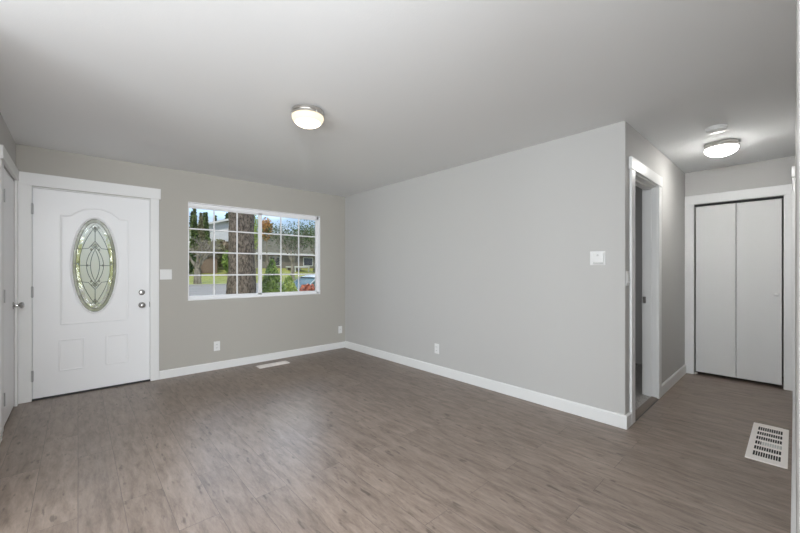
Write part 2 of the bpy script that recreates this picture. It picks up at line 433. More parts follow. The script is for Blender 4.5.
casing('trim_closet_door', [((XC - 0.018, 0.815, 0), (XC, YH, 2.045)), ((XC - 0.018, 0.0, 0), (XC, 0.076, 2.045)), ((XC - 0.019, 0.0, 2.045), (XC, YH, 2.150))])
casing('trim_hall_side_door', [((4.67, YR, 0), (4.755, YR + 0.016, 2.07)), ((5.425, YR, 0), (5.498, YR + 0.016, 2.07)), ((4.655, YR, 2.07), (5.498, YR + 0.022, 2.165))])

# jambs of the open hall doorway: lining boards, stops
mb = MB()
mb.box((3.425, YH - 0.002, 0), (3.437, YH + 0.122, 2.075)).box((4.188, YH - 0.002, 0), (4.200, YH + 0.122, 2.075)).box((3.437, YH - 0.002, 2.063), (4.188, YH + 0.122, 2.075))
mb.box((3.437, YH + 0.045, 0), (3.447, YH + 0.085, 2.063)).box((4.178, YH + 0.045, 0), (4.188, YH + 0.085, 2.063)).box((3.447, YH + 0.045, 2.045), (4.178, YH + 0.085, 2.063))
ST(mb, 'trim_doorway_jamb', 'trim_white')
ST(MB().box((3.437, YH - 0.018, 0.0), (4.188, YH - 0.0125, 0.004)), 'trim_threshold_edge', 'threshold_dark')
o = MB().box((4.1855, YH + 0.090, 0.925), (4.1885, YH + 0.118, 0.99), 0.001, 1).build('strike_plate', 'chrome', label='small dark metal strike plate on the hall doorway jamb', cat='strike plate', recenter=True)
ST(MB().prism([(YH - 0.012, 0.0), (YH + 0.000, 0.010), (YH + 0.035, 0.014), (YH + 0.045, 0.012), (YH + 0.045, 0.0)], 3.437, 4.188, 'x'), 'trim_threshold', 'strip_wood', label='brown wooden transition strip')

# ------------------------------------------------------------------ front door
fd = thing('door_1', (DX0, YW, 0), 'white front door with oval leaded glass', kind='structure')
OC, OA, OB = (0.133, 1.303), 0.179, 0.489
def oval(a, b, n=96, pw=1.0, c=OC):
    """slightly pointed oval, clockwise list of (x, z)"""
    out = []
    for i in range(n):
        t = 2 * PI * i / n
        s = math.cos(t); q = math.sin(t)
        xx = a * math.copysign(abs(s) ** pw, s)
        out.append((c[0] + xx, c[1] + b * q))
    return out
def slab_with_hole(mb, x0, x1, z0, z1, hole, ya, yb):
    bm = mb.bm; n = len(hole)
    corners = [(x1, z1), (x0, z1), (x0, z0), (x1, z0)]
    # outer ring of matching points by casting rays to the rectangle
    cx, cz = OC; outer = []
    for (hx, hz) in hole:
        dx, dz = hx - cx, hz - cz; ts = []
        if dx > 1e-9: ts.append((x1 - cx) / dx)
        if dx < -1e-9: ts.append((x0 - cx) / dx)
        if dz > 1e-9: ts.append((z1 - cz) / dz)
        if dz < -1e-9: ts.append((z0 - cz) / dz)
        k = min(ts); outer.append([cx + dx * k, cz + dz * k])
    for c in corners:      # snap nearest
        i = min(range(n), key=lambda i: (outer[i][0] - c[0]) ** 2 + (outer[i][1] - c[1]) ** 2); outer[i] = list(c)
    rings = []
    for y in (ya, yb):
        rings.append(([bm.verts.new((p[0], y, p[1])) for p in hole], [bm.verts.new((p[0], y, p[1])) for p in outer]))
    for i in range(n):
        j = (i + 1) % n
        for hi, ou in rings: bm.faces.new((hi[i], hi[j], ou[j], ou[i]))
        bm.faces.new((rings[0][0][i], rings[0][0][j], rings[1][0][j], rings[1][0][i]))
        bm.faces.new((rings[0][1][i], rings[0][1][j], rings[1][1][j], rings[1][1][i]))
yf = YW + 0.004            # room face of the door leaf
mb = MB(); slab_with_hole(mb, DX0, DX1, 0.018, DZ, oval(OA, OB), yf, yf + 0.044)
leafo = mb.build('door_panel', 'door_white', fd)
def moulding(path, closed=True, w=0.010, h=0.0042):
    """low raised ogee around a panel: a swept strip lying on the door face"""
    bm = MB(); pts = [Vector((p[0], 0, p[1])) for p in path]; n = len(pts); rows = []
    for i in range(n):
        a = pts[i - 1] if (closed or i > 0) else pts[i]; b = pts[(i + 1) % n] if (closed or i < n - 1) else pts[i]
        d = (b - a).normalized(); nn = Vector((d.z, 0, -d.x))
        row = []
        for k, hh in ((-1.0, 0.0), (-0.45, 0.55), (0.0, 1.0), (0.35, 0.9), (1.0, 0.0)):
            q = pts[i] + nn * (k * w); row.append(bm.bm.verts.new((q.x, yf - hh * h, q.z)))
        rows.append(row)
    for i in range(n if closed else n - 1):
        A, B = rows[i], rows[(i + 1) % n]
        for k in range(4): bm.bm.faces.new((A[k], A[k + 1], B[k + 1], B[k]))
    return bm
def subdiv(poly, step=0.03):
    out = []
    for i, p in enumerate(poly):
        q = poly[(i + 1) % len(poly)]; d = math.hypot(q[0] - p[0], q[1] - p[1]); k = max(1, int(d / step))
        out += [(p[0] + (q[0] - p[0]) * j / k, p[1] + (q[1] - p[1]) * j / k) for j in range(k)]
    return out
arch = [(-0.125, 0.715), (0.405, 0.715), (0.405, 1.80)]
for i in range(1, 24):
    t = i / 24; xx = 0.405 - 0.53 * t
    arch.append((xx, 1.80 + 0.095 * max(0.0, 1 - (abs(t - 0.5) / 0.36) ** 2) ** 0.8 if abs(t - 0.5) < 0.36 else 1.80))
arch.append((-0.125, 1.80))
moulding(subdiv(arch)).build('panel_moulding', 'door_white', fd, smooth=True)
for x0, x1 in ((-0.135, 0.045), (0.225, 0.405)):
    for z0, z1 in ((0.255, 0.555),):
        moulding(subdiv([(x0, z0), (x1, z0), (x1, z1), (x0, z1)])).build('panel_moulding', 'door_white', fd, smooth=True)
# oval frame
mb = MB(); o1 = oval(OA + 0.016, OB + 0.016)
n = 96; rows = []
for p, q in zip(oval(OA - 0.006, OB - 0.006), o1):
    row = []
    for k, hh in ((0.0, 0.0), (0.12, 0.008), (0.45, 0.010), (0.8, 0.006), (1.0, 0.0)):
        row.append(mb.bm.verts.new((p[0] + (q[0] - p[0]) * k, yf - hh, p[1] + (q[1] - p[1]) * k)))
    rows.append(row)
for i in range(n):
    A, B = rows[i], rows[(i + 1) % n]
    for k in range(4): mb.bm.faces.new((A[k], A[k + 1], B[k + 1], B[k]))
mb.build('glass_frame', 'door_white', fd, smooth=True)
# glass: clear bevelled border and textured middle
def ovalring(a0, b0, a1, b1, y0, y1, m_, name, gy):
    mb = MB(); n = 96
    A = oval(a0, b0); B = oval(a1, b1)
    vs = [[mb.bm.verts.new((p[0], y, p[1])) for p in P_] for P_ in (A, B) for y in (y0, y1)]
    for i in range(n):
        j = (i + 1) % n
        for a, b in ((0, 2), (2, 3), (3, 1), (1, 0)):
            mb.bm.faces.new((vs[a][i], vs[a][j], vs[b][j], vs[b][i]))
    return mb.build(name, m_, gy)
glass = MB().prism(oval(0.118, 0.405), yf + 0.016, yf + 0.021).build('textured_glass', 'textured_glass', fd, label='pebbled pale glass in the oval')
ovalring(0.1195, 0.4065, 0.1495, 0.4475, yf + 0.015, yf + 0.022, 'bevel_glass', 'bevelled_glass', fd)
ovalring(0.1500, 0.4480, OA - 0.001, OB - 0.001, yf + 0.014, yf + 0.022, 'border_glass', 'border_glass', fd)
yc = yf + 0.013
mb = MB()
def L3(pts): return [(OC[0] + x, yc, OC[1] + z) for x, z in pts]
def cam_line(pts, r=0.0026, closed=False): mb.tube(L3(pts), r, 6, closed)
def ovl(a, b, n=48): return [(a * math.cos(2 * PI * i / n), b * math.sin(2 * PI * i / n)) for i in range(n)]
def ves(a, b, n=14):   # pointed oval
    r = []
    for i in range(n): t = -1 + 2 * i / n; r.append((a * (1 - t * t), b * t))
    for i in range(n): t = 1 - 2 * i / n; r.append((-a * (1 - t * t), b * t))
    return r
cam_line(ovl(OA - 0.004, OB - 0.004), 0.003, True)
cam_line(ovl(0.1498, 0.4478), closed=True)
cam_line(ves(0.124, 0.405), closed=True)
cam_line(ves(0.036, 0.165), closed=True)
cam_line(ves(0.068, 0.20), closed=True)
for s in (1, -1):
    cam_line([(0, s * 0.405), (0, s * 0.252)])
    cam_line([(0, s * 0.252), (0.030, s * 0.205), (0, s * 0.160), (-0.030, s * 0.205)], closed=True)
    cam_line([(0, s * 0.252), (0.052, s * 0.178), (0.115, s * 0.168), (0.165, s * 0.168)])
    cam_line([(0, s * 0.252), (-0.052, s * 0.178), (-0.115, s * 0.168), (-0.165, s * 0.168)])
    cam_line([(-0.028, s * 0.40), (0, s * 0.345), (0.028, s * 0.40)])
    cam_line([(-0.045, s * 0.385), (0, s * 0.44), (0.045, s * 0.385)])
    cam_line([(s * 0.036, 0), (s * 0.123, 0)])
    cam_line([(s * 0.10, 0.30), (s * 0.135, 0.33)]); cam_line([(s * 0.10, -0.30), (s * 0.135, -0.33)])
    cam_line([(s * 0.143, 0.02), (s * 0.170, 0.02)])
mb.build('lead_came', 'lead', fd, label='dark leading between the glass pieces')
# bevelled jewels
mb = MB()
for s in (1, -1):
    for (x, z, a, b) in ((0, s * 0.205, 0.022, 0.034), (0, s * 0.385, 0.016, 0.028), (s * 0.060, 0, 0.010, 0.013), (s * 0.134, 0.165, 0.011, 0.018), (s * 0.134, -0.165, 0.011, 0.018), (s * 0.134, 0.02, 0.011, 0.03),
                         (0.032, s * 0.165, 0.010, 0.018), (-0.032, s * 0.165, 0.010, 0.018)):
        cx, cz = OC[0] + x, OC[1] + z
        base = [mb.bm.verts.new((cx + dx, yf + 0.0145, cz + dz)) for dx, dz in ((a, 0), (0, b), (-a, 0), (0, -b))]
        top = mb.bm.verts.new((cx, yf + 0.006, cz))
        mb.bm.faces.new(base)
        for i in range(4): mb.bm.faces.new((base[i], base[(i + 1) % 4], top))
mb.build('glass_jewels', 'bevel_glass', fd)
for z in (1.84, 1.045, 0.24):
    MB().box((DX0 - 0.011, YW - 0.022, z - 0.05), (DX0 + 0.006, YW - 0.006, z + 0.05), 0.002, 1).tube([(DX0 - 0.002, YW - 0.024, z - 0.054), (DX0 - 0.002, YW - 0.024, z + 0.054)], 0.006, 10).build('hinge', 'hinge_grey', fd, smooth=True)
def knobset(par, c, prof, nm, axis='y', mt='chrome', **k):
    return MB().lathe(c, prof, axis, 32).build(nm, mt, par, smooth=True, **k)
kn = [(0.032, 0), (0.032, -0.006), (0.026, -0.010), (0.012, -0.014), (0.011, -0.032), (0.020, -0.040), (0.027, -0.050), (0.028, -0.060), (0.022, -0.068), (0.010, -0.071), (0, -0.071)]
knobset(fd, (0.530, yf, 0.864), kn, 'door_knob')
knobset(fd, (0.530, yf, 1.005), [(0.030, 0), (0.030, -0.008), (0.024, -0.014), (0.014, -0.016), (0, -0.016)], 'deadbolt').name
MB().box((0.526, yf - 0.030, 0.985), (0.534, yf - 0.014, 1.025), 0.002, 1).build('thumb_turn', 'chrome', fd)
MB().box((DX1 - 0.002, yf - 0.002, 0.835), (DX1 + 0.005, yf + 0.02, 0.895)).build('latch_plate', 'lead', fd)
ST(MB().box((DX0 - 0.010, YW - 0.008, 0.0), (DX1 + 0.010, YW + 0.13, 0.016), 0.003, 1), 'trim_door_threshold', 'threshold_dark')
mb = MB(); mb.box((DX0 - 0.012, YW, 0), (DX0 - 0.003, YW + 0.135, DZ + 0.012)).box((DX1 + 0.003, YW, 0), (DX1 + 0.012, YW + 0.135, DZ + 0.012)).box((DX0 - 0.003, YW, DZ + 0.003), (DX1 + 0.003, YW + 0.135, DZ + 0.012))
ST(mb, 'trim_front_door_jamb', 'trim_white')

# ------------------------------------------------------------------ left door (closet beside the entry)
ld = thing('door_2', (XL, 4.19, 0), 'white door in the left wall, seen edge-on beside the front door', kind='structure')
MB().box((XL - 0.040, 4.160, 0.012), (XL - 0.003, 4.797, 2.070), 0.002, 1).build('door_panel', 'door_white', ld)
for z in (1.84, 1.05, 0.24):
    MB().box((XL - 0.014, 4.149, z - 0.05), (XL + 0.002, 4.159, z + 0.05)).tube([(XL + 0.004, 4.154, z - 0.052), (XL + 0.004, 4.154, z + 0.052)], 0.006, 10).build('hinge', 'hinge_grey', ld, smooth=True)
xk = XL - 0.003
MB().lathe((xk, 4.735, 0.935), [(r_, -h_) for r_, h_ in kn], 'x', 32).build('door_knob', 'chrome', ld, smooth=True)

# ------------------------------------------------------------------ hall end bifold closet door
cd = thing('door_3', (XC, 0.445, 0), 'white bifold closet door at the end of the hall', kind='structure')
for a, b in ((0.091, 0.4430), (0.4475, 0.800)):
    MB().box((XC + 0.010, a, 0.035), (XC + 0.044, b, 2.012), 0.003, 2).build('door_panel', 'closet_white', cd)
MB().lathe((XC + 0.010, 0.133, 0.995), [(0.008, 0), (0.008, -0.010), (0.015, -0.018), (0.017, -0.026), (0.012, -0.032), (0, -0.033)], 'x', 24).build('knob', 'plastic_white', cd, smooth=True)
MB().box((XC + 0.012, 0.080, 2.020), (XC + 0.040, 0.811, 2.040)).build('track', 'slot_dark', cd)
MB().box((XC + 0.018, 0.785, 0.0), (XC + 0.040, 0.811, 0.020)).build('pivot_bracket', 'plastic_dim', cd)

# hall side door (seen edge-on)
sd = thing('door_4', (4.76, YR, 0), 'white door in the right hall wall, seen edge-on', kind='structure')
MB().box((4.765, YR - 0.055, 0.012), (5.415, YR - 0.018, 2.055), 0.002, 1).build('door_panel', 'door_white', sd)

# ------------------------------------------------------------------ window
wn_ = thing('window_1', (WX0, YW, WZ0), 'white slider window with grids in the front wall', kind='structure')
mb = MB()
yg = YW + 0.060
fw = 0.036
mb.box((WX0, YW - 0.002, WZ0), (WX0 + 0.008, YW + 0.13, WZ1)).box((WX1 - 0.008, YW - 0.002, WZ0), (WX1, YW + 0.13, WZ1))
mb.box((WX0, YW - 0.002, WZ1 - 0.008), (WX1, YW + 0.13, WZ1)).box((WX0, YW - 0.006, WZ0), (WX1, YW + 0.13, WZ0 + 0.010))
mb.build('window_liner', 'vinyl_white', wn_)
mb = MB()
x0, x1, z0, z1 = WX0 + 0.008, WX1 - 0.008, WZ0 + 0.010, WZ1 - 0.008
mb.box((x0, yg - 0.022, z0), (x0 + 0.006, yg + 0.03, z1), 0.003, 1).box((x1 - 0.030, yg - 0.022, z0), (x1, yg + 0.03, z1), 0.003, 1)
mb.box((x0, yg - 0.022, z1 - 0.042), (x1, yg + 0.03, z1), 0.003, 1).box((x0, yg - 0.022, z0), (x1, yg + 0.03, z0 + 0.026), 0.003, 1)
mb.build('window_frame', 'vinyl_white', wn_)
gx = 1.864
def sash(xa, xb, za, zb, y, wl, wr):
    mb = MB()
    mb.box((xa, y - 0.012, za), (xa + wl, y + 0.012, zb), 0.003, 1).box((xb - wr, y - 0.012, za), (xb, y + 0.012, zb), 0.003, 1)
    mb.box((xa, y - 0.012, za), (xb, y + 0.012, za + 0.022), 0.003, 1).box((xa, y - 0.012, zb - 0.022), (xb, y + 0.012, zb), 0.003, 1)
    s_ = mb.build('sash', 'vinyl_white', wn_)
    mb = MB(); xa += wl; xb -= wr; za += 0.022; zb -= 0.022
    for i in (1, 2):
        xx = xa + (xb - xa) * i / 3; mb.box((xx - 0.0085, y - 0.006, za), (xx + 0.0085, y + 0.006, zb), 0.002, 1)
    for j in (1, 2, 3):
        zz = (0, 1.190, 1.477, 1.762)[j]; mb.box((xa, y - 0.0055, zz - 0.0085), (xb, y + 0.0055, zz + 0.0085), 0.002, 1)
    mb.build('window_grid', 'vinyl_white', s_)
    MB().box((xa - 0.003, y + 0.007, za - 0.003), (xb + 0.003, y + 0.010, zb + 0.003)).build('glass_pane', 'window_glass', s_)
sash(x0 + 0.002, gx + 0.020, z0 + 0.020, z1 - 0.034, yg + 0.012, 0.014, 0.034)
sash(gx - 0.026, x1 - 0.026, z0 + 0.020, z1 - 0.034, yg - 0.010, 0.050, 0.022)
MB().box((gx - 0.010, yg - 0.030, 1.40), (gx + 0.006, yg - 0.020, 1.46), 0.002, 1).build('window_latch', 'plastic_dim', wn_)

# frames of two unseen windows, added behind the camera for the fill lights
for nm, a in (('added_window_2', 'side'), ('added_window_3', 'rear')):
    mb = MB()
    if a == 'side':
        for y_ in (-2.0, -0.32, 1.36): mb.box((-3.56, y_, 0.55), (-3.50, y_ + 0.04, 2.15))
        mb.box((-3.56, -2.0, 0.55), (-3.50, 1.4, 0.59)).box((-3.56, -2.0, 2.11), (-3.50, 1.4, 2.15))
    else:
        for x_ in (-2.65, -1.27, 0.11): mb.box((x_, -3.06, 0.25), (x_ + 0.04, -3.0, 2.25))
        mb.box((-2.65, -3.06, 0.25), (0.15, -3.0, 0.29)).box((-2.65, -3.06, 2.21), (0.15, -3.0, 2.25))
    ST(mb, nm, 'vinyl_white')

# ------------------------------------------------------------------ ceiling lights
def ceiling_light(x, y, D, label, opal):
    t = thing('ceiling_light', (x, y, H), label, 'ceiling light')
    r = D / 2
    MB().lathe((x, y, H), [(r * 0.92, 0), (r * 0.98, -0.004), (r * 0.985, -0.022), (r * 0.95, -0.026), (r * 0.985, -0.030), (r * 0.985, -0.044), (r * 0.92, -0.046)], 'z', 64).build('rim', 'nickel', t, smooth=True)
    pr = [(r * 0.88, -0.043), (r * 0.97, -0.046), (r * 0.985, -0.052)]
    for i in range(1, 13):
        a = i / 12 * PI / 2; pr.append((r * 0.985 * math.cos(a), -0.050 - 0.070 * math.sin(a)))
    pr[-1] = (0, -0.120)
    MB().lathe((x, y, H), pr, 'z', 64).build('glass_shade', opal, t, smooth=True, label='glowing opal glass dish')
    for k in range(3):
        a = 0.6 + k * 2 * PI / 3
        MB().lathe((x + r * 0.985 * math.cos(a), y + r * 0.985 * math.sin(a), H - 0.040), [(0.004, 0), (0.006, 0.006), (0.006, 0.012), (0, 0.014)], 'z', 12).build('thumb_screw', 'nickel', t, smooth=True)
    return t
ceiling_light(1.268, 2.425, 0.235, 'warm glowing round flush ceiling light in the middle of the living room ceiling', 'opal_warm')
ceiling_light(4.46, 0.46, 0.245, 'white glowing round flush ceiling light in the hall before the closet', 'opal_cool')

sdx, sdy = 3.93, 0.435
t = thing('smoke_detector', (sdx, sdy, H), 'round white smoke detector on the hall ceiling beside the light', 'smoke detector')
MB().lathe((sdx, sdy, H), [(0.070, 0), (0.070, -0.012), (0.066, -0.014)], 'z', 48).build('mounting_base', 'plastic_white', t, smooth=True)
MB().lathe((sdx, sdy, H), [(0.062, -0.012), (0.066, -0.018), (0.064, -0.030), (0.052, -0.038), (0.020, -0.041), (0, -0.041)], 'z', 48).build('cover', 'plastic_white', t, smooth=True)

ovh = ceiling_light(-0.25, 0.22, 0.28, 'unseen round flush ceiling light added above the camera to carry the fill bulb', 'opal_warm')  # out-of-view fixture, added to go with the fill bulb
# ------------------------------------------------------------------ plates on the walls
def plate(t, axis, face, sgn, u, z, w, h, th=0.006, name='cover_plate', mt='plastic_white'):
    """plate standing on plane axis=face, protruding sgn"""
    a, b = sorted((face, face + sgn * th))
    if axis == 'y': lo, hi = (u - w / 2, a, z - h / 2), (u + w / 2, b, z + h / 2)
    else: lo, hi = (a, u - w / 2, z - h / 2), (b, u + w / 2, z + h / 2)
    return MB().box(lo, hi, min(0.002, th * 0.4), 2).build(name, mt, t)
# double rocker switch by the front door
t = thing('light_switch', (0.757, YW, 1.14), 'double white light switch beside the front door casing', 'light switch')
plate(t, 'y', YW, -1, 0.757, 1.203, 0.118, 0.118)
for dx in (-0.024, 0.024): plate(t, 'y', YW - 0.006, -1, 0.757 + dx, 1.203, 0.034, 0.068, 0.004, 'rocker')
# single switch round the corner in the hall
t = thing('light_switch', (3.262, YH, 1.13), 'narrow white light switch on the hall wall corner beside the doorway', 'light switch')
plate(t, 'y', YH, -1, 3.266, 1.190, 0.070, 0.118)
plate(t, 'y', YH - 0.006, -1, 3.266, 1.190, 0.034, 0.068, 0.004, 'rocker')
MB().box((3.258, YH - 0.016, 1.150), (3.274, YH - 0.008, 1.165), 0.002, 1).build('dimmer_slide', 'plastic_white', t)
def outlet(axis, face, u, z, label, cat='outlet'):
    loc = (u, face, z - 0.06) if axis == 'y' else (face, u, z - 0.06)
    t = thing('wall_outlet', loc, label, cat)
    plate(t, axis, face, -1, u, z, 0.072, 0.118)
    for dz in (-0.022, 0.022):
        p = plate(t, axis, face - 0.006, -1, u, z + dz, 0.034, 0.030, 0.003, 'socket')
        mb = MB()
        for s in (-0.007, 0.007):
            if axis == 'y': mb.box((u + s - 0.0012, face - 0.0098, z + dz - 0.004), (u + s + 0.0012, face - 0.0085, z + dz + 0.006))
            else: mb.box((face - 0.0098, u + s - 0.0012, z + dz - 0.004), (face - 0.0085, u + s + 0.0012, z + dz + 0.006))
        mb.build('slot', 'slot_dark', p)
    return t
outlet('y', YW, 1.302, 0.294, 'white wall outlet low on the front wall under the window')
outlet('x', XR, 2.896, 0.305, 'white wall outlet low on the long right wall above its baseboard')
# cable plate near the far corner
t = thing('cable_plate', (3.125, YW, 0.23), 'small white cable plate low on the front wall near the far corner', 'cable plate')
plate(t, 'y', YW, -1, 3.125, 0.295, 0.070, 0.115)
MB().lathe((3.125, YW - 0.006, 0.300), [(0.007, 0), (0.007, -0.004), (0.0045, -0.005), (0.0045, -0.012), (0, -0.012)], 'y', 12).build('coax_connector', 'nickel', t, smooth=True)
# thermostat
t = thing('thermostat', (XR, 1.100, 1.295), 'square white thermostat on the long right wall near the hall', 'thermostat')
MB().box((XR - 0.006, 1.043, 1.297), (XR, 1.160, 1.412), 0.003, 2).build('back_plate', 'plastic_white', t)
MB().box((XR - 0.024, 1.050, 1.306), (XR - 0.006, 1.132, 1.400), 0.006, 3).build('housing', 'plastic_white', t, smooth=True)
MB().box((XR - 0.0265, 1.054, 1.308), (XR - 0.0235, 1.128, 1.322), 0.001, 1).build('lever_bar', 'plastic_dim', t, label='grey bar along the lower edge')
MB().lathe((XR - 0.024, 1.093, 1.378), [(0.009, 0), (0.009, -0.004), (0, -0.005)], 'x', 20).build('dial', 'plastic_dim', t, smooth=True, label='small grey dial')

# ------------------------------------------------------------------ floor grilles
def grille(name, x0, x1, y0, y1, rows, cols, mx_, my_, label, cat, along='x', gapf=0.26, barf=0.25):
    """a floor plate with real slots: rows along x, cols across y"""
    t = thing(name, ((x0 + x1) / 2, (y0 + y1) / 2, 0), label, cat)
    th = 0.0065
    ax0, ax1, ay0, ay1 = x0 + mx_, x1 - mx_, y0 + my_, y1 - my_
    mb = MB()
    mb.prism([(x0, 0), (x1, 0), (x1, th * 0.5), (x1 - 0.006, th), (x0 + 0.006, th), (x0, th * 0.5)], y0, ay0, 'y')
    mb.prism([(x0, 0), (x1, 0), (x1, th * 0.5), (x1 - 0.006, th), (x0 + 0.006, th), (x0, th * 0.5)], ay1, y1, 'y')
    mb.box((x0, ay0, 0), (ax0, ay1, th)).box((ax1, ay0, 0), (x1, ay1, th))
    rl = (ax1 - ax0) / rows; cl = (ay1 - ay0) / cols
    for i in range(1, rows):
        c = ax0 + rl * i; mb.box((c - rl * gapf / 2, ay0, 0), (c + rl * gapf / 2, ay1, th))
    for j in range(1, cols):
        c = ay0 + cl * j; mb.box((ax0, c - cl * barf / 2, 0), (ax1, c + cl * barf / 2, th - 0.0005))
    mb.build('grille_plate', 'register_white', t)
    MB().box((ax0, ay0, 0.0005), (ax1, ay1, 0.0025)).build('duct_opening', 'slot_dark', t, label='dark opening under the slots')
    # damper louvres behind some of the slots
    return t, (ax0, ax1, ay0, ay1, rl)
t, g = grille('floor_grille', 3.322, 4.125, 0.030, 0.225, 6, 11, 0.075, 0.032, 'large white slotted floor vent by the right hall wall', 'floor vent')
ax0, ax1, ay0, ay1, rl = g
MB().box((ax0 + 2 * rl + 0.012, ay0 + 0.002, 0.0026), (ax0 + 3 * rl - 0.012, ay1 - 0.030, 0.0034)).build('damper', 'plastic_dim', t)
t, g = grille('floor_register', 1.715, 2.125, 4.560, 4.700, 2, 22, 0.035, 0.022, 'small white floor register on the floor below the window', 'floor vent', barf=0.5)
MB().box((1.80, 4.59, 0.0026), (2.085, 4.67, 0.0050)).build('damper', 'register_white', t)

# bedroom curtain-like wardrobe panels seen through the gap
t = thing('wardrobe', (4.75, 4.2, 0.012), 'grey panelled wardrobe standing in the room beyond the hall doorway', 'wardrobe')
MB().box((4.15, 3.6, 0.06), (5.45, 4.2, 2.15), 0.004, 1).build('cabinet', 'curtain_grey', t)
for k in range(3):
    d_ = MB().box((4.16 + k * 0.43, 3.578, 0.10), (4.58 + k * 0.43, 3.598, 2.12), 0.004, 1).build('door', 'curtain_grey', t)
    MB().box((4.54 + k * 0.43, 3.56, 1.0), (4.55 + k * 0.43, 3.578, 1.2)).build('handle', 'nickel', d_)
MB().box((4.18, 3.62, 0.012), (5.42, 4.18, 0.06)).build('plinth', 'slot_dark', t)

# ================================================================== outdoors
random.seed(7)
def gz(y):
    if y < 20: return -0.4
    if y < 31: return -0.4 + (y - 20) * 0.44 / 11
    if y < 42: return 0.04 + (y - 31) * 0.6 / 11
    return 0.64 + (y - 42) * 0.11
def ground(name, y0, y1, x0, x1, mt, dz=0, n=10):
    mb = MB(); rows = []
    for i in range(n + 1):
        y = y0 + (y1 - y0) * i / n
        rows.append((mb.bm.verts.new((x0, y, gz(y) + dz)), mb.bm.verts.new((x1, y, gz(y) + dz)), mb.bm.verts.new((x0, y, gz(y) - 1)), mb.bm.verts.new((x1, y, gz(y) - 1))))
    for A, B in zip(rows, rows[1:]):
        mb.bm.faces.new((A[0], A[1], B[1], B[0])); mb.bm.faces.new((A[2], A[3], B[3], B[2])); mb.bm.faces.new((A[0], B[0], B[2], A[2])); mb.bm.faces.new((A[1], B[1], B[3], A[3]))
    for A in (rows[0], rows[-1]): mb.bm.faces.new((A[0], A[1], A[3], A[2]))
    return ST(mb, name, mt)
ground('ground_front_lawn', 5.05, 21.0, -25, 60, 'grass')
ground('ground_road', 21.0, 31.0, -40, 80, 'asphalt')
ground('ground_far_lawn', 31.0, 42.0, -40, 90, 'grass')
ground('ground_hillside', 42.0, 110.0, -60, 140, 'grass', n=20)
ST(MB().box((-40, 30.85, -0.1), (80, 31.1, 0.12)), 'ground_curb', 'concrete')
ST(MB().box((4.9, 9.8, -0.41), (14.0, 15.0, -0.385)), 'ground_driveway', 'concrete')

def leafcloud(mb, n, fn, size):
    bm = mb.bm
    for _ in range(n):
        p = fn(); a = Vector((random.gauss(0, 1), random.gauss(0, 1), random.gauss(0, 1))).normalized()
        b = a.orthogonal().normalized(); c = a.cross(b); s = size * random.uniform(0.6, 1.3); k = random.uniform(0, PI)
        u = (b * math.cos(k) + c * math.sin(k)) * s; v = a.cross(u).normalized() * s * 0.55
        bm.faces.new([bm.verts.new(q) for q in (p - u, p + v, p + u, p - v)])
def ellip(c, r, shell=0.35):
    def f():
        d = Vector((random.gauss(0, 1), random.gauss(0, 1), random.gauss(0, 1))).normalized()
        k = 1 - shell * random.random() ** 1.5
        lump = 1 + 0.22 * mnoise.noise(d * 2.3 + Vector(c))
        return Vector((c[0] + d.x * r[0] * k * lump, c[1] + d.y * r[1] * k * lump, c[2] + d.z * r[2] * k * lump))
    return f
def conef(c, r, h, tiers=9):
    def f():
        t = random.random() ** 0.75; t = 1 - t   # 0 bottom..1 top
        k = (t * tiers) % 1.0
        rr = r * (1 - t) * (0.78 + 0.35 * (1 - k)) * (0.6 + 0.4 * random.random() ** 0.5)
        a = random.uniform(0, 2 * PI)
        return Vector((c[0] + rr * math.cos(a), c[1] + rr * math.sin(a), c[2] + h * t - 0.12 * rr))
    return f
def conifer(x, y, r, h, n, size, mt, label, z=None, trunk=0.25, group=None, base=0.0):
    z = gz(y) if z is None else z
    t = thing('conifer_tree', (x, y, z), label, 'tree', group)
    MB().tube([(x, y, z - 0.2), (x, y, z + h * 0.5), (x, y, z + h * 0.96)], [trunk, trunk * 0.6, 0.02], 8).build('trunk', 'bark_grey', t, smooth=True)
    mb = MB(); leafcloud(mb, n, conef((x, y, z + base), r, h - base), size); mb.build('foliage', mt, t)
    return t
def branch(mb, p, d, ln, r, depth, spread=0.55, kids=3, tips=None):
    q = p + d * ln; mid = p + d * ln * 0.5 + Vector((random.uniform(-1, 1), random.uniform(-1, 1), 0)) * ln * 0.05
    mb.tube([p, mid, q], [r, r * 0.8, r * 0.6], 5)
    if tips is not None and depth <= 1: tips.append(q)
    if depth == 0: return
    for _ in range(kids):
        nd = (d + Vector((random.gauss(0, spread), random.gauss(0, spread), random.gauss(0.12, spread * 0.6)))).normalized()
        branch(mb, p + d * ln * random.uniform(0.55, 1.0), nd, ln * random.uniform(0.6, 0.82), r * 0.55, depth - 1, spread, kids, tips)
def bare_tree(x, y, h, r, label, mt='bark_grey', depth=4, kids=3, lm=None, ln=0, ls=0.15, z=None, lean=0.0):
    z = gz(y) if z is None else z
    t = thing('bare_tree' if not lm else 'leafy_tree', (x, y, z), label, 'tree')
    mb = MB(); tips = []
    mb.tube([(x, y, z - 0.2), (x, y, z + 0.1), (x + lean * 0.5, y, z + h * 0.28)], [r * 1.5, r * 1.15, r * 0.9], 10)
    top = Vector((x + lean * 0.5, y, z + h * 0.26))
    for k in range(4):
        a = k * PI / 2 + random.uniform(-0.4, 0.4)
        branch(mb, top, Vector((0.6 * math.cos(a), 0.6 * math.sin(a), 1)).normalized(), h * 0.27, r * 0.55, depth - 1, 0.5, kids, tips)
    mb.build('branches', mt, t)
    if lm:
        mb = MB()
        for _ in range(ln):
            tp = random.choice(tips); leafcloud(mb, 1, lambda: tp + Vector((random.gauss(0, 0.5), random.gauss(0, 0.5), random.gauss(0, 0.4))), ls)
        mb.build('foliage', lm, t)
    return t
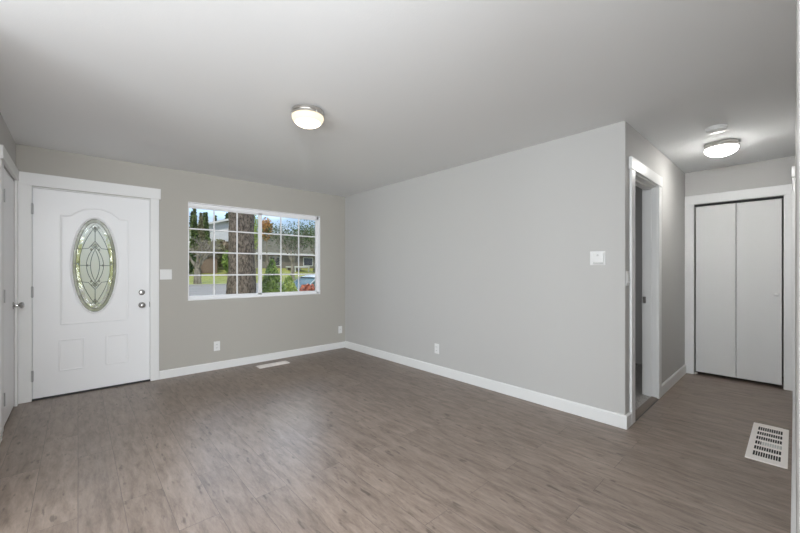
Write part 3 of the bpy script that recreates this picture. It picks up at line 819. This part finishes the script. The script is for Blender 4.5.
def shrub(x, y, r, h, n, size, mt, label, z=None, nm='shrub', cat='shrub', group=None):
    z = gz(y) if z is None else z
    t = thing(nm, (x, y, z), label, cat, group)
    mb = MB()
    for k in range(5):
        a = k * 1.3; mb.tube([(x, y, z - 0.05), (x + 0.3 * r * math.cos(a), y + 0.3 * r * math.sin(a), z + h * 0.5)], [0.03, 0.012], 5)
    mb.build('stems', 'bark_grey', t)
    mb = MB(); leafcloud(mb, n, ellip((x, y, z + h / 2), (r, r, h / 2)), size)
    bmesh.ops.create_icosphere(mb.bm, subdivisions=2, radius=1.0, matrix=Matrix.Translation((x, y, z + h / 2)) @ Matrix.Diagonal((r * 0.72, r * 0.72, h * 0.37, 1)))
    mb.build('foliage', mt, t); return t

def crown_tree(x, y, r, zb, zt, n, size, mt, label, nm):
    t = thing(nm, (x, y, gz(y)), label, 'tree')
    MB().tube([(x, y, gz(y) - 0.2), (x + 0.05, y, (gz(y) + zb) / 2), (x, y, zb + (zt - zb) * 0.6)], [0.12, 0.09, 0.03], 8).build('trunk', 'bark_grey', t, smooth=True)
    mb = MB(); leafcloud(mb, n, ellip((x, y, (zb + zt) / 2), (r, r, (zt - zb) / 2), 0.9), size); mb.build('foliage', mt, t)
# the big fir trunk just outside
tx, ty, tz = 2.62, 8.0, -0.4
t = thing('fir_tree', (tx, ty, tz), 'thick rough-barked tree trunk standing right outside the window', 'tree')
mb = MB(); seg = 40; rings = []
hs_ = [-0.3, 0.0, 0.15, 0.35] + [0.35 + 0.12 * i for i in range(1, 34)] + [5.2, 7.0, 10.0]
for hz in hs_:
    rr = 0.262 + 0.035 * math.exp(-max(hz, 0) / 0.3) - 0.004 * hz + 0.03 * math.exp(-((hz - 1.1) / 0.5) ** 2)
    ring = []
    for k in range(seg):
        a = 2 * PI * k / seg
        f_ = rr * (1 + 0.07 * mnoise.noise(Vector((math.cos(a) * 3.2, math.sin(a) * 3.2, hz * 0.9))) + 0.07 * mnoise.noise(Vector((math.cos(a) * 9, math.sin(a) * 9, hz * 3.0))))
        ring.append(mb.bm.verts.new((tx + f_ * math.cos(a), ty + f_ * math.sin(a), tz + hz)))
    rings.append(ring)
for A, B in zip(rings, rings[1:]):
    for k in range(seg): mb.bm.faces.new((A[k], A[(k + 1) % seg], B[(k + 1) % seg], B[k]))
mb.bm.faces.new(rings[-1])
mb.build('trunk', 'bark', t, smooth=True)


# shrubs in the front bed
def cone_shrub(x, y, r, top, n, label, mt):
    z = -0.4
    t = thing('conical_shrub', (x, y, z), label, 'shrub')
    MB().tube([(x, y, z - 0.1), (x, y, z + (top - z) * 0.8)], [0.05, 0.015], 6).build('stem', 'bark_grey', t)
    def f():
        tt = 1 - math.sqrt(random.random()); a = random.uniform(0, 2 * PI)
        rr = r * (1 - tt) ** 0.8 * (0.7 + 0.3 * random.random()) * (1 + 0.25 * mnoise.noise(Vector((math.cos(a) * 2, math.sin(a) * 2, tt * 6))))
        return Vector((x + rr * math.cos(a), y + rr * math.sin(a), z + (top - z) * tt))
    mb = MB(); leafcloud(mb, n, f, 0.045)
    bmesh.ops.create_cone(mb.bm, cap_ends=True, segments=20, radius1=r * 0.72, radius2=0.01, depth=(top - z) * 0.86, matrix=Matrix.Translation((x, y, z + (top - z) * 0.44)))
    mb.build('foliage', mt, t)
cone_shrub(3.70, 9.0, 0.62, 1.56, 5000, 'tall pointed green evergreen shrub beyond the right half of the window', 'leaf_shrub')
cone_shrub(4.62, 10.0, 0.62, 1.14, 4500, 'lower yellow-green evergreen shrub right of the pointed one outside', 'leaf_bright')
shrub(4.42, 8.4, 0.40, 1.27, 2600, 0.05, 'leaf_red', 'reddish leafy shrub in front of the parked car outside', z=-0.4)

# ---------------------------------------------------------------- parked car
cx0, cyc, cz = 5.55, 12.4, -0.39
t = thing('car', (cx0 + 2.0, cyc, cz), 'pale silver car parked beyond the red shrub, seen through the right window panes', 'car')
prof = [(0.0, 0.35), (0.02, 0.62), (0.15, 0.80), (0.95, 0.93), (1.15, 0.96), (3.7, 1.0), (4.3, 0.95), (4.4, 0.75), (4.4, 0.35), (3.9, 0.24), (0.4, 0.24)]
def carloft(profile, wtop, wbot, zmin, zmax):
    mb = MB(); L_ = []; R_ = []
    for px_, pz_ in profile:
        k = (pz_ - zmin) / (zmax - zmin); hw = wbot + (wtop - wbot) * k
        L_.append(mb.bm.verts.new((cx0 - 0.6 + px_, cyc - hw, cz + pz_))); R_.append(mb.bm.verts.new((cx0 - 0.6 + px_, cyc + hw, cz + pz_)))
    mb.bm.faces.new(L_); mb.bm.faces.new(R_)
    for i in range(len(L_)):
        j = (i + 1) % len(L_); mb.bm.faces.new((L_[i], L_[j], R_[j], R_[i]))
    bmesh.ops.bevel(mb.bm, geom=list(mb.bm.edges), offset=0.035, segments=2, affect='EDGES')
    return mb
carloft(prof, 0.80, 0.90, 0.24, 1.0).build('body', 'car_paint', t, smooth=True)
cabin = carloft([(0.95, 0.90), (1.55, 1.34), (1.85, 1.42), (3.2, 1.44), (3.75, 1.34), (4.15, 0.95)], 0.60, 0.82, 0.90, 1.44).build('cabin_glass', 'car_glass', t, smooth=True)
carloft([(1.50, 1.36), (1.85, 1.44), (3.2, 1.46), (3.80, 1.36), (3.7, 1.33), (1.62, 1.33)], 0.62, 0.66, 1.33, 1.46).build('roof', 'car_paint', t, smooth=True)
for s in (-1, 1):
    for pts in ([(0.98, 0.92), (1.57, 1.36)], [(2.45, 0.95), (2.45, 1.40)], [(3.35, 0.95), (3.45, 1.38)]):
        a_, b_ = pts; ka = (a_[1] - .9) / .54; kb = (b_[1] - .9) / .54
        MB().tube([(cx0 - 0.6 + a_[0], cyc + s * (0.82 - 0.22 * ka), cz + a_[1]), (cx0 - 0.6 + b_[0], cyc + s * (0.82 - 0.22 * kb), cz + b_[1])], 0.028, 8).build('pillar', 'car_paint', t)
    MB().box((cx0 - 0.6 + 1.30, cyc + s * 0.88 - 0.07, cz + 0.93), (cx0 - 0.6 + 1.42, cyc + s * 0.88 + 0.07, cz + 1.05), 0.02, 2).build('mirror', 'car_paint', t, smooth=True)
    for wx in (0.85, 3.5):
        wv = MB().lathe((cx0 - 0.6 + wx, cyc + s * 0.72 - 0.1, cz + 0.32), [(0.20, 0), (0.30, 0.0), (0.32, 0.03), (0.32, 0.17), (0.30, 0.20), (0.20, 0.20)], 'y', 28).build('wheel', 'tyre', t, smooth=True)
        MB().lathe((cx0 - 0.6 + wx, cyc + s * 0.72 - 0.105, cz + 0.32), [(0, 0), (0.20, 0.0), (0.20, 0.21), (0, 0.21)], 'y', 20).build('hubcap', 'nickel', wv)

# ---------------------------------------------------------------- across the road
bare_tree(7.20, 32.5, 4.3, 0.26, 'gnarled bare tree on the far lawn in the left window panes', depth=5)
shrub(7.9, 43.0, 1.4, 2.6, 1500, 0.22, 'leaf_dark', 'dark green shrub at the far left edge of the view across the road')
shrub(13.4, 42.9, 1.35, 3.0, 1800, 0.22, 'leaf_shrub', 'rounded green shrub across the road right of the brown shed', group=None)
# brown shed
t = thing('shed', (10.7, 44.5, gz(44.5)), 'low brown wooden shed across the road behind the bare tree', 'shed')
z_ = gz(44.5)
MB().box((9.7, 43.8, z_ - 0.3), (11.7, 45.4, z_ + 1.8)).build('wall', 'siding_brown', t)
MB().prism([(9.5, z_ + 1.8), (11.9, z_ + 1.8), (10.7, z_ + 2.4)], 43.6, 45.6).build('roof', 'shingle', t)
MB().box((10.2, 43.74, z_), (11.0, 43.8, z_ + 1.5)).build('door', 'siding_brown', t)
# white gabled house up the hill
def house(name, x0, x1, y0, y1, z0, zw, zr, wallm, label, gable='x', wins=(), over=0.6):
    t = thing(name, ((x0 + x1) / 2, (y0 + y1) / 2, z0), label, 'house')
    MB().box((x0, y0, z0 - 1.0), (x1, y1, zw)).build('wall', wallm, t)
    ym = (y0 + y1) / 2; xm = (x0 + x1) / 2
    if gable == 'x':   # ridge along x, eaves face us
        MB().prism([(y0 - over, zw - 0.15), (y1 + over, zw - 0.15), (y1 + over, zw), (ym, zr), (y0 - over, zw)], x0 - over, x1 + over, 'x').build('roof', 'shingle', t)
        MB().box((x0 - over, y0 - over - 0.08, zw - 0.28), (x1 + over, y0 - over, zw + 0.02)).build('fascia', 'fascia_white', t)
    else:              # gable end faces us
        MB().prism([(x0, zw), (x1, zw), (xm, zr - 0.15)], y0, y1, 'y').build('gable_wall', wallm, t)
        MB().prism([(x0 - over, zw - 0.35), (xm, zr - 0.1), (x1 + over, zw - 0.35), (x1 + over, zw - 0.1), (xm, zr + 0.2), (x0 - over, zw - 0.1)], y0 - over, y1 + over, 'y').build('roof', 'shingle', t)
        MB().prism([(x0 - over, zw - 0.38), (xm, zr - 0.13), (x1 + over, zw - 0.38), (x1 + over, zw - 0.1), (xm, zr + 0.17), (x0 - over, zw - 0.1)], y0 - over - 0.1, y0 - over, 'y').build('barge_board', 'fascia_white', t)
    for (a, b, c, d) in wins:
        f = MB().box((a - 0.1, y0 - 0.06, c - 0.1), (b + 0.1, y0 + 0.02, d + 0.1)).build('window', 'fascia_white', t)
        MB().box((a, y0 - 0.09, c), (b, y0 - 0.061, d)).build('pane', 'dark_pane', f)
    return t
house('white_house', 13.5, 21.2, 60, 70, 3.2, 7.95, 9.05, 'siding_white', 'white gabled house up the hill in the left window panes', 'y')
# low house with the broad grey-brown roof
house('low_house', 17.2, 33.0, 49.5, 58, 1.5, 3.60, 6.6, 'siding_umber', 'low house with broad grey-brown roof in the right window panes', 'x', wins=[(20.0, 21.4, 1.9, 3.0), (25.2, 26.6, 1.9, 3.0)])
# garage with a white fascia
t = thing('carport', (22.5, 46.0, gz(46)), 'flat-roofed carport with white edge in front of the low house', 'carport')
z_ = gz(46.0)
MB().box((21.4, 44.6, 1.55), (23.6, 47.4, 1.72)).build('roof', 'fascia_white', t)
for px_ in (21.5, 23.45):
    for py_ in (44.7, 47.2): MB().box((px_, py_, z_ - 0.2), (px_ + 0.12, py_ + 0.12, 1.56)).build('post', 'fascia_white', t)
MB().box((21.5, 47.3, z_ - 0.1), (23.5, 47.4, 1.5)).build('back_wall', 'siding_brown', t)
# clipped hedge with pale tops, right
t = thing('hedge', (26.2, 44.0, gz(44)), 'long clipped green hedge on the right across the road', 'hedge')
mb = MB(); z_ = gz(44)
leafcloud(mb, 2600, lambda: Vector((random.uniform(24.1, 28.4), random.uniform(43.5, 44.6), z_ + random.uniform(0, 0.95))), 0.16)
mb.box((24.2, 43.6, z_ - 0.2), (28.3, 44.5, z_ + 0.9)); mb.build('foliage', 'leaf_olive', t)
# fence rail above it
# tall conifers left
conifer(10.75, 50, 0.70, 9.0 - gz(50), 2200, 0.24, 'leaf_conifer', 'tall dark green conifer at the upper left of the window view, leftmost', group=None)
conifer(12.15, 53, 0.85, 8.8 - gz(53), 2600, 0.24, 'leaf_olive', 'broad olive-green conifer between two taller dark ones at the upper left')
conifer(13.75, 57, 0.80, 9.5 - gz(57), 2200, 0.26, 'leaf_conifer', 'tall dark conifer just left of the white house')
# hillside thicket below the white house
def thicket(x, y, r, h, label, mt='leaf_brown'): shrub(x, y, r, h, 1700, 0.28, mt, label, nm='thicket', cat='shrub')
thicket(12.3, 48.0, 1.6, 3.4, 'olive-brown thicket on the hillside, leftmost below the conifers', 'leaf_olive')
thicket(14.9, 51.0, 1.3, 3.5, 'brown thicket on the hillside directly below the white house')
thicket(15.0, 54.5, 1.0, 3.4, 'olive thicket behind the trunk, left of the low house', 'leaf_olive')
thicket(15.6, 45.9, 1.1, 2.6, 'small grey-brown thicket right of the rounded green shrub')
# distant line of firs on the ridge
for k in range(6):
    x_ = 18.5 + k * 2.3
    conifer(x_, 88 + random.uniform(-2, 2), 0.8, 8.4 + random.uniform(-1.0, 0.8), 500, 0.5, 'leaf_dark', 'small distant dark fir on the ridge behind the white house', group='distant firs on the ridge')
# right panes: orange tree, leafy trees
crown_tree(15.95, 40.4, 0.75, 4.6, 7.2, 1500, 0.12, 'leaf_orange', 'tall orange autumn-leaved tree left in the right window half', 'autumn_tree')
bare_tree(15.9, 33.6, 6.6, 0.18, 'bare branching tree before the low house in the middle of the right window half', 'bark_grey', depth=4, lm='leaf_dark', ln=2600, ls=0.09)
bare_tree(15.0, 37.2, 3.2, 0.12, 'slim bare grey tree behind the pointed evergreen shrub', 'bark_grey', depth=4)
bare_tree(22.3, 40.2, 7.4, 0.18, 'tall sparse-leaved tree at the right edge of the window view', 'bark_grey', depth=4, lm='leaf_conifer', ln=2600, ls=0.10)
crown_tree(13.05, 36, 0.36, 3.0, 6.9, 900, 0.10, 'leaf_bright', 'narrow yellow-green tree just right of the thick trunk', 'narrow_tree')
# shrubs seen through the front door glass
shrub(-1.3, 12.0, 1.0, 1.6, 2200, 0.09, 'leaf_shrub', 'green shrub on the front lawn seen through the oval door glass')
